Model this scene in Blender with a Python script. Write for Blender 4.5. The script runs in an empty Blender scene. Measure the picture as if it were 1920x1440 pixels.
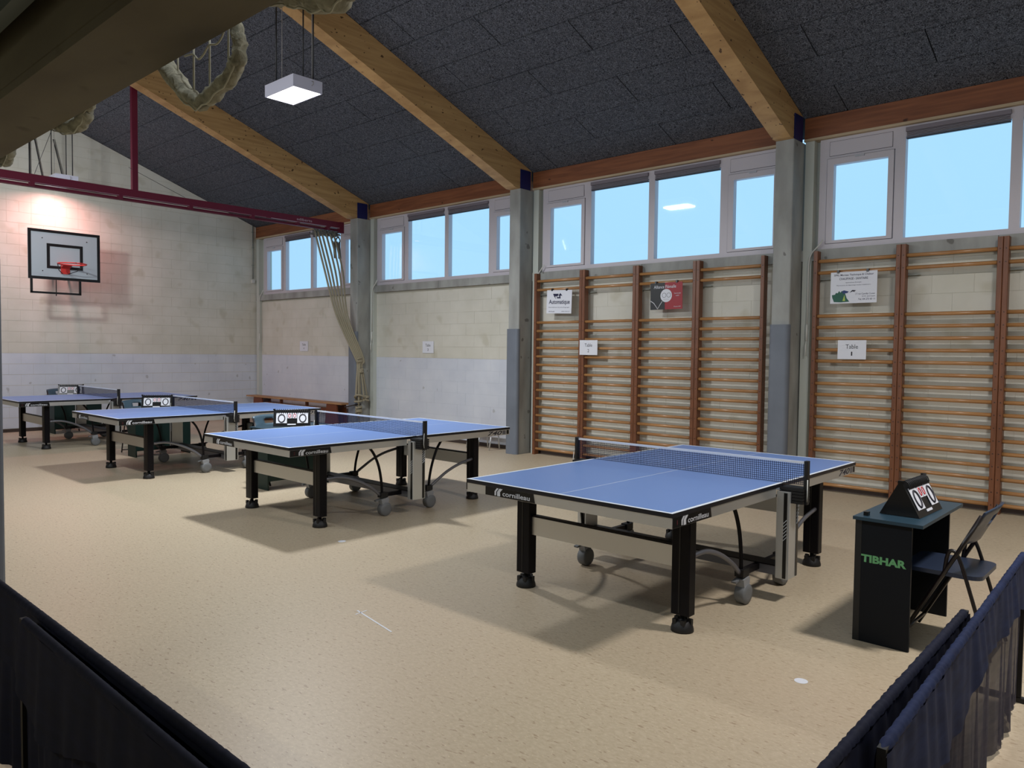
import bpy, math, random
from mathutils import Matrix, Vector
random.seed(7)
SC = bpy.context.scene
COL = SC.collection
# ------------------------------------------------------------------ camera
F, YAW, PITCH, ROLL = 1438.0, 0.74171, -0.04153, 0.01137
CAMP = Vector((12.9018, -1.1963, 1.5855))
def cam_axes():
    cy, sy, cp, sp = math.cos(YAW), math.sin(YAW), math.cos(PITCH), math.sin(PITCH)
    f = Vector((-sy*cp, cy*cp, sp)); r = Vector((cy, sy, 0)); u = r.cross(f)
    cr, sr = math.cos(ROLL), math.sin(ROLL)
    return r*cr + u*sr, -r*sr + u*cr, f
cr_, cu_, cf_ = cam_axes()
cam = bpy.data.cameras.new('camera'); camo = bpy.data.objects.new('camera', cam); COL.objects.link(camo)
M = Matrix((cr_, cu_, -cf_)).transposed().to_4x4(); M.translation = CAMP
camo.matrix_world = M
cam.sensor_width = 36; cam.lens = F/1920*36; cam.clip_start = .05; cam.clip_end = 200
SC.camera = camo
# ------------------------------------------------------------------ view, world
SC.view_settings.view_transform = 'Standard'; SC.view_settings.look = 'None'
SC.view_settings.exposure = 0.35; SC.view_settings.gamma = 1; SC.view_settings.use_curve_mapping = False
W = bpy.data.worlds.new('overcast_evening_sky'); SC.world = W; W.use_nodes = True
W.node_tree.nodes['Background'].inputs[0].default_value = (.39, .69, .98, 1)
W.node_tree.nodes['Background'].inputs[1].default_value = .92
LAMPX = (-2.85, 4.98, 12.95)
LAMP_W = (29, 146, 104); FILL_W = 42
def area(name, loc, sx, sy, watt, col, spread=180):
    l = bpy.data.lights.new(name, 'AREA'); l.shape = 'RECTANGLE'; l.size = sx; l.size_y = sy
    l.energy = watt; l.color = col; l.spread = math.radians(spread)
    o = bpy.data.objects.new(name, l); COL.objects.link(o); o.location = loc
    return o
LAMPZ = (4.566, 4.5, 4.5)
for x, z, w, c in zip(LAMPX, LAMPZ, LAMP_W, ((1, .42, .42), (.94, .97, 1), (1, .955, .92))):
    area('lamp_light', (x, 3.675, z-.015), .54, .32, w, c, 165)
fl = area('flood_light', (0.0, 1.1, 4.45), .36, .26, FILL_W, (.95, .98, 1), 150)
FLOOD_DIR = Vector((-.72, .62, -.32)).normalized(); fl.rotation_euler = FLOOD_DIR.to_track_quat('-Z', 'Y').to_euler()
FILL_TUBEX = (2.8, 6.95, 11.2, 15.4)  # unseen tubes added behind the beam as soft fill for the hall
for x, FILL_TUBE_W in zip(FILL_TUBEX, (46, 42, 24, 20)):
    q = area('added_fill_light', (x, -.22, 3.72), 3.2, .10, FILL_TUBE_W, (.95, .98, 1), 180); q.rotation_euler = (math.radians(62), 0, 0)
area('added_fill_light', (9.6, -2.5, 2.54), 1.2, .08, 15, (1, 1, .80), 180)  # added dim fill on the camera side

# ------------------------------------------------------------------ material helpers
def lin(c):
    c = c/255.0
    return c/12.92 if c <= .04045 else ((c+.055)/1.055)**2.4
def rgb(r, g, b): return (lin(r), lin(g), lin(b), 1)
MATS = {}
def mat(name, col, rough=.6, metal=0.0, spec=.5):
    m = bpy.data.materials.new(name); m.use_nodes = True
    b = m.node_tree.nodes['Principled BSDF']
    b.inputs['Base Color'].default_value = col; b.inputs['Roughness'].default_value = rough
    b.inputs['Metallic'].default_value = metal; b.inputs['Specular IOR Level'].default_value = spec
    MATS[name] = m; return m
def noise_mat(name, c1, c2, scale=(1, 1, 1), nscale=5, rough=.6, detail=4, lo=.3, hi=.7, bump=0.0, spec=.5, space='Object', dist=0.0, bdist=.01, metal=0.0):
    m = mat(name, c1, rough, metal, spec); nt = m.node_tree; n = nt.nodes; L = nt.links
    tc = n.new('ShaderNodeTexCoord'); mp = n.new('ShaderNodeMapping'); mp.inputs['Scale'].default_value = scale
    if space == 'World':
        ge = n.new('ShaderNodeNewGeometry'); L.new(ge.outputs['Position'], mp.inputs['Vector'])
    else: L.new(tc.outputs[space], mp.inputs['Vector'])
    no = n.new('ShaderNodeTexNoise'); no.inputs['Scale'].default_value = nscale; no.inputs['Detail'].default_value = detail
    no.inputs['Distortion'].default_value = dist
    L.new(mp.outputs[0], no.inputs['Vector'])
    ra = n.new('ShaderNodeValToRGB'); ra.color_ramp.elements[0].position = lo; ra.color_ramp.elements[1].position = hi
    ra.color_ramp.elements[0].color = c1; ra.color_ramp.elements[1].color = c2
    L.new(no.outputs['Fac'], ra.inputs[0]); L.new(ra.outputs[0], n['Principled BSDF'].inputs['Base Color'])
    if bump:
        bu = n.new('ShaderNodeBump'); bu.inputs['Strength'].default_value = bump; bu.inputs['Distance'].default_value = bdist
        L.new(no.outputs['Fac'], bu.inputs['Height']); L.new(bu.outputs[0], n['Principled BSDF'].inputs['Normal'])
    return m
def add_spots(m, col, scale, thr, stretch=(1, 1, 1), space='World', soft=.03, amount=1.0):
    """dark spots (knots, stains) over whatever feeds the base colour"""
    nt = m.node_tree; n = nt.nodes; L = nt.links; b = n['Principled BSDF']
    ge = n.new('ShaderNodeNewGeometry'); mp = n.new('ShaderNodeMapping'); mp.inputs['Scale'].default_value = stretch
    if space == 'World': L.new(ge.outputs['Position'], mp.inputs['Vector'])
    else:
        tc = n.new('ShaderNodeTexCoord'); L.new(tc.outputs['Object'], mp.inputs['Vector'])
    vo = n.new('ShaderNodeTexNoise'); vo.inputs['Scale'].default_value = scale; vo.inputs['Detail'].default_value = 1.5
    L.new(mp.outputs[0], vo.inputs['Vector'])
    mr = n.new('ShaderNodeMapRange'); mr.inputs['From Min'].default_value = thr; mr.inputs['From Max'].default_value = thr+soft
    mr.inputs['To Max'].default_value = amount
    L.new(vo.outputs['Fac'], mr.inputs['Value'])
    mx = n.new('ShaderNodeMix'); mx.data_type = 'RGBA'; mx.inputs['B'].default_value = col
    src = b.inputs['Base Color'].links[0].from_socket if b.inputs['Base Color'].links else None
    if src: L.new(src, mx.inputs['A'])
    else: mx.inputs['A'].default_value = b.inputs['Base Color'].default_value
    L.new(mr.outputs[0], mx.inputs['Factor']); L.new(mx.outputs['Result'], b.inputs['Base Color'])
    return m
# colours
noise_mat('linoleum', rgb(180, 164, 138), rgb(196, 181, 156), (1, 1.6, 1), 38, .42, 6, .3, .7, .04, .4, 'World', .5, .002)
add_spots(MATS['linoleum'], rgb(140, 116, 92), 22, .64, (1, 2.6, 1), soft=.05, amount=.6)
add_spots(MATS['linoleum'], rgb(204, 172, 148), .35, .45, (1, 1, 1), soft=.35, amount=.4)
add_spots(MATS['linoleum'], rgb(225, 210, 178), 60, .66, (1, 2.5, 1), soft=.05, amount=.6)
noise_mat('cream_block', rgb(200, 197, 184), rgb(212, 209, 198), (1, 1, 1), 2.2, .75, 6, .3, .7, .25, .3, 'World', 0, .004)
add_spots(MATS['cream_block'], rgb(176, 170, 148), 3.1, .62, soft=.1, amount=.45)
noise_mat('white_block', rgb(198, 203, 214), rgb(212, 216, 224), (1, 1, 1), 2.2, .6, 6, .3, .7, .2, .35, 'World', 0, .004)
add_spots(MATS['white_block'], rgb(160, 160, 160), 6.0, .72, soft=.03, amount=.6)
mat('cream_joint', rgb(188, 184, 168), .9); mat('white_joint', rgb(190, 195, 205), .8)
noise_mat('concrete', rgb(140, 140, 136), rgb(168, 169, 165), (1, 1, .35), 5, .8, 8, .3, .7, .3, .3, 'World', 0, .004)
add_spots(MATS['concrete'], rgb(95, 92, 88), 7, .70, soft=.03, amount=.7)
noise_mat('formwork_concrete', rgb(92, 86, 72), rgb(112, 106, 88), (.4, 1, 1), 4, .85, 8, .3, .7, .3, .3, 'World', 0, .004)
add_spots(MATS['formwork_concrete'], rgb(74, 70, 54), 9, .66, soft=.1, amount=.5)
noise_mat('wood_wool', rgb(36, 37, 42), rgb(122, 125, 134), (1, 1, 1), 48, .95, 6, .38, .66, .8, .1, 'World', 2.2, .01)
mat('ceiling_void', rgb(14, 14, 16), .95)
noise_mat('glulam', rgb(168, 130, 82), rgb(192, 154, 102), (1.5, .6, 9), 2.2, .55, 4, .35, .65, .05, .4, 'World', .4, .002)
add_spots(MATS['glulam'], rgb(70, 42, 22), 24, .70, (1, .6, 1), soft=.02, amount=.9)
noise_mat('header_timber', rgb(116, 68, 42), rgb(140, 86, 54), (.5, 1, 8), 3, .5, 4, .35, .65, .05, .4, 'World', .4, .002)
add_spots(MATS['header_timber'], rgb(60, 28, 12), 8, .70, (.6, 1, 1), soft=.02, amount=.85)
noise_mat('pale_batten', rgb(176, 156, 128), rgb(196, 176, 146), (.3, 1, 8), 4, .6, 3, .3, .7, 0, .3, 'World')
mat('window_white', rgb(196, 190, 196), .45); mat('frame_line', rgb(60, 58, 62), .7)
mat('reveal_white', rgb(190, 194, 186), .6)
mat('blind_grey', rgb(124, 116, 124), .5); mat('blind_dark', rgb(30, 28, 34), .6)
mat('steel_blue', rgb(18, 28, 86), .45)
mat('truss_red', rgb(104, 26, 50), .45); mat('truss_light', rgb(196, 178, 190), .4)
noise_mat('bars_upright', rgb(104, 62, 38), rgb(126, 78, 50), (6, 6, .8), 4, .42, 4, .3, .7, .05, .5, 'World', .4, .002)
noise_mat('bars_rung', rgb(156, 110, 66), rgb(184, 136, 88), (.9, 14, 14), 3, .30, 4, .3, .7, .05, .6, 'World', .4, .002)
mat('bolt_dark', rgb(40, 26, 18), .5); mat('bracket_grey', rgb(140, 144, 138), .5, .3)
noise_mat('pad_grey', rgb(104, 110, 120), rgb(114, 120, 130), (1, 1, 1), 3, .5, 3, .3, .7, .05, .4, 'World', 0, .002)
mat('table_blue', rgb(110, 140, 198), .36, 0, .5)
mat('table_edge', rgb(14, 15, 24), .4); mat('line_white', rgb(225, 232, 240), .5)
mat('apron_grey', rgb(212, 212, 210), .40, .85); mat('alu_grey', rgb(205, 207, 207), .36, .7)
mat('leg_black', rgb(9, 7, 12), .42, 0, .18); mat('rubber_black', rgb(14, 12, 14), .55); mat('black_gloss', rgb(10, 10, 12), .3)
mat('sticker_grey', rgb(176, 178, 186), .45); mat('text_silver', rgb(200, 202, 208), .4)
mat('caster_grey', rgb(140, 142, 146), .5); mat('tyre_grey', rgb(108, 110, 112), .6)
mat('tube_grey', rgb(116, 116, 122), .35, .5); mat('net_thread', rgb(22, 28, 60), .8); mat('net_tape', rgb(225, 228, 236), .7)
mat('paper_white', rgb(220, 222, 230), .7); mat('print_dark', rgb(44, 42, 52), .7); mat('print_red', rgb(196, 30, 40), .6); mat('print_dim', rgb(86, 22, 30), .6); mat('poster_red', rgb(150, 22, 36), .5)
mat('poster_navy', rgb(28, 28, 64), .6); mat('dragon_green', rgb(40, 92, 76), .6); mat('dragon_light', rgb(170, 190, 90), .6); mat('dragon_blue', rgb(46, 60, 110), .6)
mat('desk_black', rgb(15, 19, 25), .5, 0, .18); mat('desk_edge', rgb(12, 14, 18), .5); mat('desk_top', rgb(36, 60, 74), .36)
mat('desk_green', rgb(15, 38, 34), .5, 0, .3); mat('desk_letter', rgb(98, 162, 108), .5)
mat('chair_plastic', rgb(34, 44, 64), .38); mat('chair_grey', rgb(62, 84, 98), .42); mat('chair_tube', rgb(22, 14, 16), .35)
mat('board_white', rgb(176, 186, 192), .45); mat('board_black', rgb(12, 12, 14), .45); mat('hoop_red', rgb(206, 56, 50), .4)
noise_mat('bench_wood', rgb(150, 108, 72), rgb(176, 134, 92), (1, 6, 6), 4, .5, 4, .3, .7, 0, .4, 'World')
mat('bench_dark', rgb(104, 52, 24), .5)
mat('lamp_white', rgb(206, 206, 222), .4); mat('rod_dark', rgb(32, 32, 34), .5); mat('rod_light', rgb(150, 146, 142), .5)
mat('pipe_white', rgb(206, 206, 200), .45); mat('baseboard_dark', rgb(58, 46, 40), .6)
mat('rail_grey', rgb(96, 104, 100), .5, .3)
def emis(name, col, s):
    m = mat(name, col); b = m.node_tree.nodes['Principled BSDF']
    b.inputs['Emission Color'].default_value = col; b.inputs['Emission Strength'].default_value = s; return m
emis('diffuser_lit', (1, .98, .95, 1), 6.0)
def rope_mat(name, c1, c2, k=55):
    m = mat(name, c1, .85, 0, .2); nt = m.node_tree; n = nt.nodes; L = nt.links
    g = n.new('ShaderNodeNewGeometry'); w = n.new('ShaderNodeTexWave'); w.bands_direction = 'DIAGONAL'
    w.inputs['Scale'].default_value = k; L.new(g.outputs['Position'], w.inputs['Vector'])
    r = n.new('ShaderNodeValToRGB'); r.color_ramp.elements[0].color = c1; r.color_ramp.elements[1].color = c2
    L.new(w.outputs['Fac'], r.inputs[0]); L.new(r.outputs[0], n['Principled BSDF'].inputs['Base Color'])
    bu = n.new('ShaderNodeBump'); bu.inputs['Strength'].default_value = .5; bu.inputs['Distance'].default_value = .004
    L.new(w.outputs['Fac'], bu.inputs['Height']); L.new(bu.outputs[0], n['Principled BSDF'].inputs['Normal'])
rope_mat('rope_beige', rgb(128, 120, 102), rgb(184, 174, 150)); rope_mat('rope_grey', rgb(92, 92, 92), rgb(150, 150, 146))
noise_mat('net_bundle', rgb(130, 130, 116), rgb(178, 176, 158), (1, 1, 1), 38, .9, 6, .3, .7, .7, .2, 'World', .8, .01)
mat('net_cord', rgb(188, 188, 172), .9)
# glass: clear with a little mirror reflection
def glass_mat():
    m = bpy.data.materials.new('pane_glass'); m.use_nodes = True; nt = m.node_tree; n = nt.nodes; L = nt.links
    n.remove(n['Principled BSDF']); out = n['Material Output']
    tr = n.new('ShaderNodeBsdfTransparent'); gl = n.new('ShaderNodeBsdfGlossy'); gl.inputs['Roughness'].default_value = .03
    tr.inputs[0].default_value = (.98, .995, 1, 1)
    lw = n.new('ShaderNodeLayerWeight'); lw.inputs['Blend'].default_value = .5
    pw = n.new('ShaderNodeMath'); pw.operation = 'POWER'; pw.inputs[1].default_value = 4; L.new(lw.outputs['Facing'], pw.inputs[0])
    fr = n.new('ShaderNodeMath'); fr.operation = 'MULTIPLY_ADD'; fr.inputs[1].default_value = .5; fr.inputs[2].default_value = .03; L.new(pw.outputs[0], fr.inputs[0])
    mx = n.new('ShaderNodeMixShader'); L.new(fr.outputs[0], mx.inputs[0]); L.new(tr.outputs[0], mx.inputs[1]); L.new(gl.outputs[0], mx.inputs[2])
    L.new(mx.outputs[0], out.inputs[0]); MATS['pane_glass'] = m
glass_mat()
def fabric_mat(name, c1, c2, transp=0.0, rough=.8):
    m = noise_mat(name, c1, c2, (3, 3, 14), 3, rough, 3, .3, .7, .15, .25, 'World', 0, .004)
    nt = m.node_tree; n = nt.nodes; L = nt.links; b = n['Principled BSDF']
    if transp:
        t = n.new('ShaderNodeBsdfTransparent'); mx = n.new('ShaderNodeMixShader'); mx.inputs[0].default_value = transp
        L.new(b.outputs[0], mx.inputs[1]); L.new(t.outputs[0], mx.inputs[2]); L.new(mx.outputs[0], n['Material Output'].inputs[0])
fabric_mat('barrier_navy', rgb(20, 29, 60), rgb(30, 42, 78))
fabric_mat('barrier_sheer', rgb(50, 50, 68), rgb(72, 68, 80), .12)
fabric_mat('barrier_shaded', rgb(9, 13, 34), rgb(14, 19, 44))  # navy cloth darkened for the barriers standing in shade

# ------------------------------------------------------------------ mesh helpers
class MB:
    def __init__(s): s.v = []; s.f = []; s.smooth = set()
    def quad_box(s, pts):
        k = len(s.v); s.v += [tuple(p) for p in pts]
        s.f += [(k, k+3, k+2, k+1), (k+4, k+5, k+6, k+7), (k, k+1, k+5, k+4), (k+1, k+2, k+6, k+5), (k+2, k+3, k+7, k+6), (k+3, k, k+4, k+7)]
        return s
    def box(s, x0, y0, z0, x1, y1, z1):
        return s.quad_box([(x0, y0, z0), (x1, y0, z0), (x1, y1, z0), (x0, y1, z0), (x0, y0, z1), (x1, y0, z1), (x1, y1, z1), (x0, y1, z1)])
    def bar(s, a, b, w, h, up=(0, 0, 1)):
        a, b = Vector(a), Vector(b); d = (b-a).normalized(); u = Vector(up); r = d.cross(u)
        if r.length < 1e-4: r = d.cross(Vector((0, 1, 0)))
        r.normalize(); u = r.cross(d); r *= w/2; u *= h/2
        return s.quad_box([a-r-u, a+r-u, b+r-u, b-r-u, a-r+u, a+r+u, b+r+u, b-r+u])
    def bevel_box(s, x0, y0, z0, x1, y1, z1, b):
        # vertical rounded-corner column (octagonal)
        return s.prism([(x0+b, y0), (x1-b, y0), (x1, y0+b), (x1, y1-b), (x1-b, y1), (x0+b, y1), (x0, y1-b), (x0, y0+b)], z0, z1, 'z')
    def prism(s, poly, a, b, axis='z'):
        n = len(poly); k = len(s.v)
        def P(p, t):
            return (p[0], p[1], t) if axis == 'z' else ((t, p[0], p[1]) if axis == 'x' else (p[0], t, p[1]))
        s.v += [P(p, a) for p in poly] + [P(p, b) for p in poly]
        s.f.append(tuple(range(k+n-1, k-1, -1)) if axis != 'y' else tuple(range(k, k+n)))
        s.f.append(tuple(range(k+n, k+2*n)) if axis != 'y' else tuple(range(k+2*n-1, k+n-1, -1)))
        for i in range(n):
            j = (i+1) % n
            q = (k+i, k+j, k+n+j, k+n+i)
            s.f.append(q if axis != 'y' else q[::-1])
        return s
    def tube(s, pts, r, n=8, caps=True, flat=1.0):
        pts = [Vector(p) for p in pts]; m = len(pts); k = len(s.v)
        rs = r if isinstance(r, (list, tuple)) else [r]*m
        up = None
        for i, p in enumerate(pts):
            d = (pts[min(i+1, m-1)]-pts[max(i-1, 0)])
            if d.length < 1e-9: d = Vector((0, 0, 1))
            d.normalize()
            if up is None:
                up = Vector((0, 0, 1)) if abs(d.z) < .9 else Vector((1, 0, 0))
            u = (up - d*up.dot(d))
            if u.length < 1e-5: u = d.orthogonal()
            u.normalize(); up = u; w = d.cross(u)
            for j in range(n):
                a = 2*math.pi*j/n
                s.v.append(tuple(p+u*math.cos(a)*rs[i]*flat+w*math.sin(a)*rs[i]))
        for i in range(m-1):
            for j in range(n):
                a = k+i*n+j; b = k+i*n+(j+1) % n
                s.smooth.add(len(s.f)); s.f.append((a, b, b+n, a+n))
        if caps:
            s.f.append(tuple(range(k+n-1, k-1, -1))); s.f.append(tuple(range(k+(m-1)*n, k+m*n)))
        return s
    def lathe(s, prof, c, n=20, axis='z'):
        k = len(s.v); m = len(prof)
        for (r, h) in prof:
            for j in range(n):
                a = 2*math.pi*j/n; x, y = r*math.cos(a), r*math.sin(a)
                if axis == 'z': s.v.append((c[0]+x, c[1]+y, c[2]+h))
                elif axis == 'x': s.v.append((c[0]+h, c[1]+x, c[2]+y))
                else: s.v.append((c[0]+y, c[1]+h, c[2]+x))
        for i in range(m-1):
            for j in range(n):
                a = k+i*n+j; b = k+i*n+(j+1) % n
                s.smooth.add(len(s.f)); s.f.append((a, b, b+n, a+n))
        s.f.append(tuple(range(k+n-1, k-1, -1))); s.f.append(tuple(range(k+(m-1)*n, k+m*n)))
        return s
    def grid(s, fn, nu, nv, smooth=True):
        k = len(s.v)
        for i in range(nu+1):
            for j in range(nv+1): s.v.append(tuple(fn(i/nu, j/nv)))
        for i in range(nu):
            for j in range(nv):
                a = k+i*(nv+1)+j
                if smooth: s.smooth.add(len(s.f))
                s.f.append((a, a+nv+1, a+nv+2, a+1))
        return s
    def mesh(s, name, m):
        me = bpy.data.meshes.new(name); me.from_pydata(s.v, [], s.f)
        for i in s.smooth: me.polygons[i].use_smooth = True
        if m: me.materials.append(MATS[m])
        me.update(); return me
    def build(s, name, m, parent=None, **kw):
        o = bpy.data.objects.new(name, s.mesh(name, m)); COL.objects.link(o)
        if parent: o.parent = parent
        for k, v in kw.items(): o[k] = v
        return o
def inst(name, me, parent=None, loc=(0, 0, 0), rotz=0):
    o = bpy.data.objects.new(name, me); COL.objects.link(o); o.location = loc; o.rotation_euler = (0, 0, rotz)
    if parent: o.parent = parent
    return o
def thing(name, label, cat, loc=(0, 0, 0), rotz=0, group=None):
    o = bpy.data.objects.new(name, None); COL.objects.link(o); o.location = loc; o.rotation_euler = (0, 0, rotz)
    o.empty_display_size = .1
    return tag(o, label, cat, group)
def tag(o, label, cat, group=None):
    o['label'] = label; o['category'] = cat
    if group: o['group'] = group
    return o
def struct(o): o['kind'] = 'structure'; return o
def sempty(name):
    o = bpy.data.objects.new(name, None); COL.objects.link(o); return struct(o)
def dup(root, loc, rotz, label):
    def cp(o, par):
        c = o.copy(); COL.objects.link(c)
        if par: c.parent = par
        for ch in o.children: cp(ch, c)
        return c
    r = cp(root, None); r.location = loc; r.rotation_euler = (0, 0, rotz); r['label'] = label
    return r
# lettering: a text curve turned into a mesh of exact width and height, lying in x (right) and z (up), facing -y
TC = {}
def text_mesh(s, w, h, m, bold=0.0, shear=0.0, depth=.0006):
    key = (s, w, h, m, bold, shear)
    if key in TC: return TC[key]
    cu = bpy.data.curves.new('lettering', 'FONT'); cu.body = s; cu.size = 1; cu.offset = bold; cu.shear = shear
    cu.resolution_u = 3; cu.align_x = 'CENTER'
    o = bpy.data.objects.new('lettering_tmp', cu); COL.objects.link(o)
    bpy.context.view_layer.update()
    dg = bpy.context.evaluated_depsgraph_get()
    me = bpy.data.meshes.new_from_object(o.evaluated_get(dg))
    bpy.data.objects.remove(o); bpy.data.curves.remove(cu)
    xs = [v.co.x for v in me.vertices]; ys = [v.co.y for v in me.vertices]
    x0, x1, y0, y1 = min(xs), max(xs), min(ys), max(ys)
    for v in me.vertices:
        X = (v.co.x-(x0+x1)/2)/(x1-x0)*w; Z = (v.co.y-(y0+y1)/2)/(y1-y0)*h if h else (v.co.y-(y0+y1)/2)/(x1-x0)*w
        v.co = (X, -depth, Z)
    me.materials.clear(); me.materials.append(MATS[m]); me.name = 'lettering'
    TC[key] = me; return me
def text(s, w, h, m, parent, loc, rotz=0, bold=0.0, shear=0.0, name='lettering', label=None):
    o = inst(name, text_mesh(s, w, h, m, bold, shear), parent, loc, rotz)
    if label: o['label'] = label
    return o

# ------------------------------------------------------------------ room constants
BX = -3.47; WY = 7.97; RIDGE = 3.50
def roofz(y):
    return 4.37+.37*(7.926-y) if y >= RIDGE else 4.37+.37*(7.926-RIDGE)-.37*(RIDGE-y)
CX = [(.59, .82), (4.75, 4.97), (9.0, 9.22), (13.25, 13.47)]      # window-side columns
# floor
struct(MB().box(BX-.3, -3.6, -.1, 17.8, 8.3, 0).build('floor', 'linoleum'))
# back wall: recessed joint surface + blocks
poly = [(-3.6, 0), (8.3, 0), (8.3, roofz(8.3)), (RIDGE, roofz(RIDGE)+.0), (-.6, roofz(-.6)), (-3.6, roofz(-.6))]
wb = struct(MB().prism(poly, BX-.3, BX-.0025, 'x').build('wall_back', 'cream_joint'))
COURSE = .2; Z0 = .065
def clip_roof(p):
    """clip a (y,z) polygon below both roof planes"""
    def cut(P, f):
        out = []
        for i in range(len(P)):
            a, b = P[i], P[(i+1) % len(P)]; fa, fb = f(a), f(b)
            if fa >= 0: out.append(a)
            if fa*fb < 0:
                t = fa/(fa-fb); out.append((a[0]+t*(b[0]-a[0]), a[1]+t*(b[1]-a[1])))
        return out
    p = cut(p, lambda q: 4.37+.37*(7.926-q[0])-q[1]-.005)
    if p: p = cut(p, lambda q: 4.37+.37*(7.926-RIDGE)-.37*(RIDGE-q[0])-q[1]-.005)
    return p
blocks = []
J = .006; JV = .0012
bmesh_cache = {}
n = 0; z = Z0
stuffmb = MB()
while z < 5.9:
    row = int(round((z-Z0)/COURSE))
    y = 2.55 + (0.0 if row % 2 else .2)
    while y < WY-.02:
        L = .2 if (row in (13, 17, 20) and y < 5.6) else .4
        y2 = min(y+L, WY-.002)
        if y2-y > .05:
            P = clip_roof([(y+JV, z+J/2), (y2-JV, z+J/2), (y2-JV, z+COURSE-J/2), (y+JV, z+COURSE-J/2)])
            if len(P) >= 3:
                off = random.uniform(-.0012, .0012); m = 'white_block' if z+.01 < 1.46 else 'cream_block'
                if n < 298:
                    MB().prism(P, BX-.03, BX+off, 'x').build('block', m, wb); n += 1
                else: stuffmb.prism(P, BX-.03, BX+off, 'x')
        y = y2
    z += COURSE
if stuffmb.v: stuffmb.build('upper_blocks', 'cream_block', wb, kind='stuff')
struct(MB().box(BX-.01, -3.4, 0, BX+.015, WY, .062).build('baseboard_back', 'baseboard_dark'))
# window wall: one piece per bay, blocks up to the sill band
bays = [(BX, .59), (.82, 4.75), (4.97, 9.0), (9.22, 13.25), (13.47, 17.5)]
blk = {}
for bi, (x0, x1) in enumerate(bays):
    w = struct(MB().box(x0-.11, WY+.0035, 0, x1+.11, WY+.25, 2.70).build('wall_right', 'cream_joint'))
    if bi < 2: lo = MB().box(x0-.0, WY+.002, 0, x1, WY+.0036, 1.463).build('joint_face', 'white_joint', w)
    if bi < 4:
        xe = x1
        for row in range(14):
            z = Z0+row*COURSE; z2 = min(z+COURSE, 2.70)
            if z2-z < .04: continue
            x = x0 + (-.2 if row % 2 else 0.0)
            while x < xe-.02:
                a = max(x, x0+.004); b = min(x+.4, x1-.004)
                if b-a > .05:
                    m = 'white_block' if z+.01 < 1.46 and bi < 2 else 'cream_block'
                    key = (round(b-a, 3), round(z2-z, 3), m)
                    if key not in blk:
                        blk[key] = MB().box(.0008, 0, .0016, b-a-.0008, .03, z2-z-.0016).mesh('block', m)
                    inst('block', blk[key], w, (a, WY+random.uniform(-.0012, .0012), z))
                x += .4
    struct(MB().box(x0+.01, WY-.014, 0, x1-.01, WY+.01, .06).build('baseboard_right', 'baseboard_dark'))
    # sill band
    s = MB()
    xm = (x0+x1)/2
    s.box(x0, 7.90, 2.70, xm-.003, 8.05, 2.828); s.box(xm+.003, 7.90, 2.70, x1, 8.05, 2.828)
    struct(s.build('trim_1', 'concrete'))
# far end, low side
struct(MB().box(17.5, -3.6, 0, 17.8, 8.3, 6.0).build('wall_front', 'cream_block'))
struct(MB().box(BX-.3, -3.7, 0, 17.8, -3.4, 2.8).build('wall_left', 'cream_block'))
struct(MB().box(BX-.3, -.75, 2.80, 17.8, -.512, 2.90).build('wall_left', 'cream_block'))
struct(MB().box(BX-.3, -.75, 4.10, 17.8, -.512, 4.6).build('wall_left', 'cream_block'))
for xa_, xb_ in ((BX-.3, BX+.2), (.5, .9), (4.66, 5.06), (8.9, 9.3), (13.15, 13.55), (17.2, 17.8)):
    struct(MB().box(xa_, -.75, 2.90, xb_, -.512, 4.10).build('wall_left', 'cream_block'))
for xa_, xb_ in ((BX+.2, .5), (.9, 4.66), (5.06, 8.9), (9.3, 13.15), (13.55, 17.2)):
    wn_ = sempty('window_6')  # unseen window row, added to let in soft sky fill
    MB().box(xa_, -.62, 2.90, xb_, -.56, 2.96).box(xa_, -.62, 4.04, xb_, -.56, 4.10).box(xa_, -.62, 2.96, xa_+.07, -.56, 4.04).box(xb_-.07, -.62, 2.96, xb_, -.56, 4.04).box((xa_+xb_)/2-.035, -.62, 2.96, (xa_+xb_)/2+.035, -.56, 4.04).build('window_frame', 'window_white', wn_)
    MB().box(xa_+.07, -.592, 2.96, xb_-.07, -.586, 4.04).build('pane', 'pane_glass', wn_)
struct(MB().box(BX-.3, -3.6, 2.62, 17.8, -.512, 2.8).build('ceiling', 'ceiling_void'))
# roof deck and ceiling panels
def slab(ya, yb, dz0, dz1):
    za, zb = roofz(ya), roofz(yb)
    return MB().prism([(ya, za+dz0), (yb, zb+dz0), (yb, zb+dz1), (ya, za+dz1)], BX-.3, 17.8, 'x')
ceil = struct(slab(RIDGE, 8.3, .02, .2).build('ceiling', 'ceiling_void'))
ceil2 = struct(slab(RIDGE, -.75, .0, .2).build('ceiling', 'wood_wool'))
rowy = [7.93, 7.456] + [7.456-.475*k for k in range(1, 8)] + [RIDGE]
rafter_c = [BX-.73, .705, 4.86, 9.11, 13.36, 17.6]
for bi in range(5):
    c0, c1 = rafter_c[bi], rafter_c[bi+1]
    xa = BX+.003 if bi == 0 else c0+.1; xb = c1-.1
    for r in range(len(rowy)-1):
        ya, yb = rowy[r], rowy[r+1]
        offs = (.6, 2.63) if r % 2 == 0 else (1.62, 3.64)
        xs = [xa] + [c0+o for o in offs if xa+.1 < c0+o < xb-.1] + [xb]
        for i in range(len(xs)-1):
            g = .0065; dz = random.uniform(0, .004)
            x0, x1 = xs[i]+g, xs[i+1]-g; y0, y1 = ya-g*1.3, yb+g*1.3
            MB().prism([(y1, roofz(y1)+dz), (y0, roofz(y0)+dz), (y0, roofz(y0)+.019), (y1, roofz(y1)+.019)], x0, x1, 'x').build('ceiling_panel', 'wood_wool', ceil)
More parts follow.
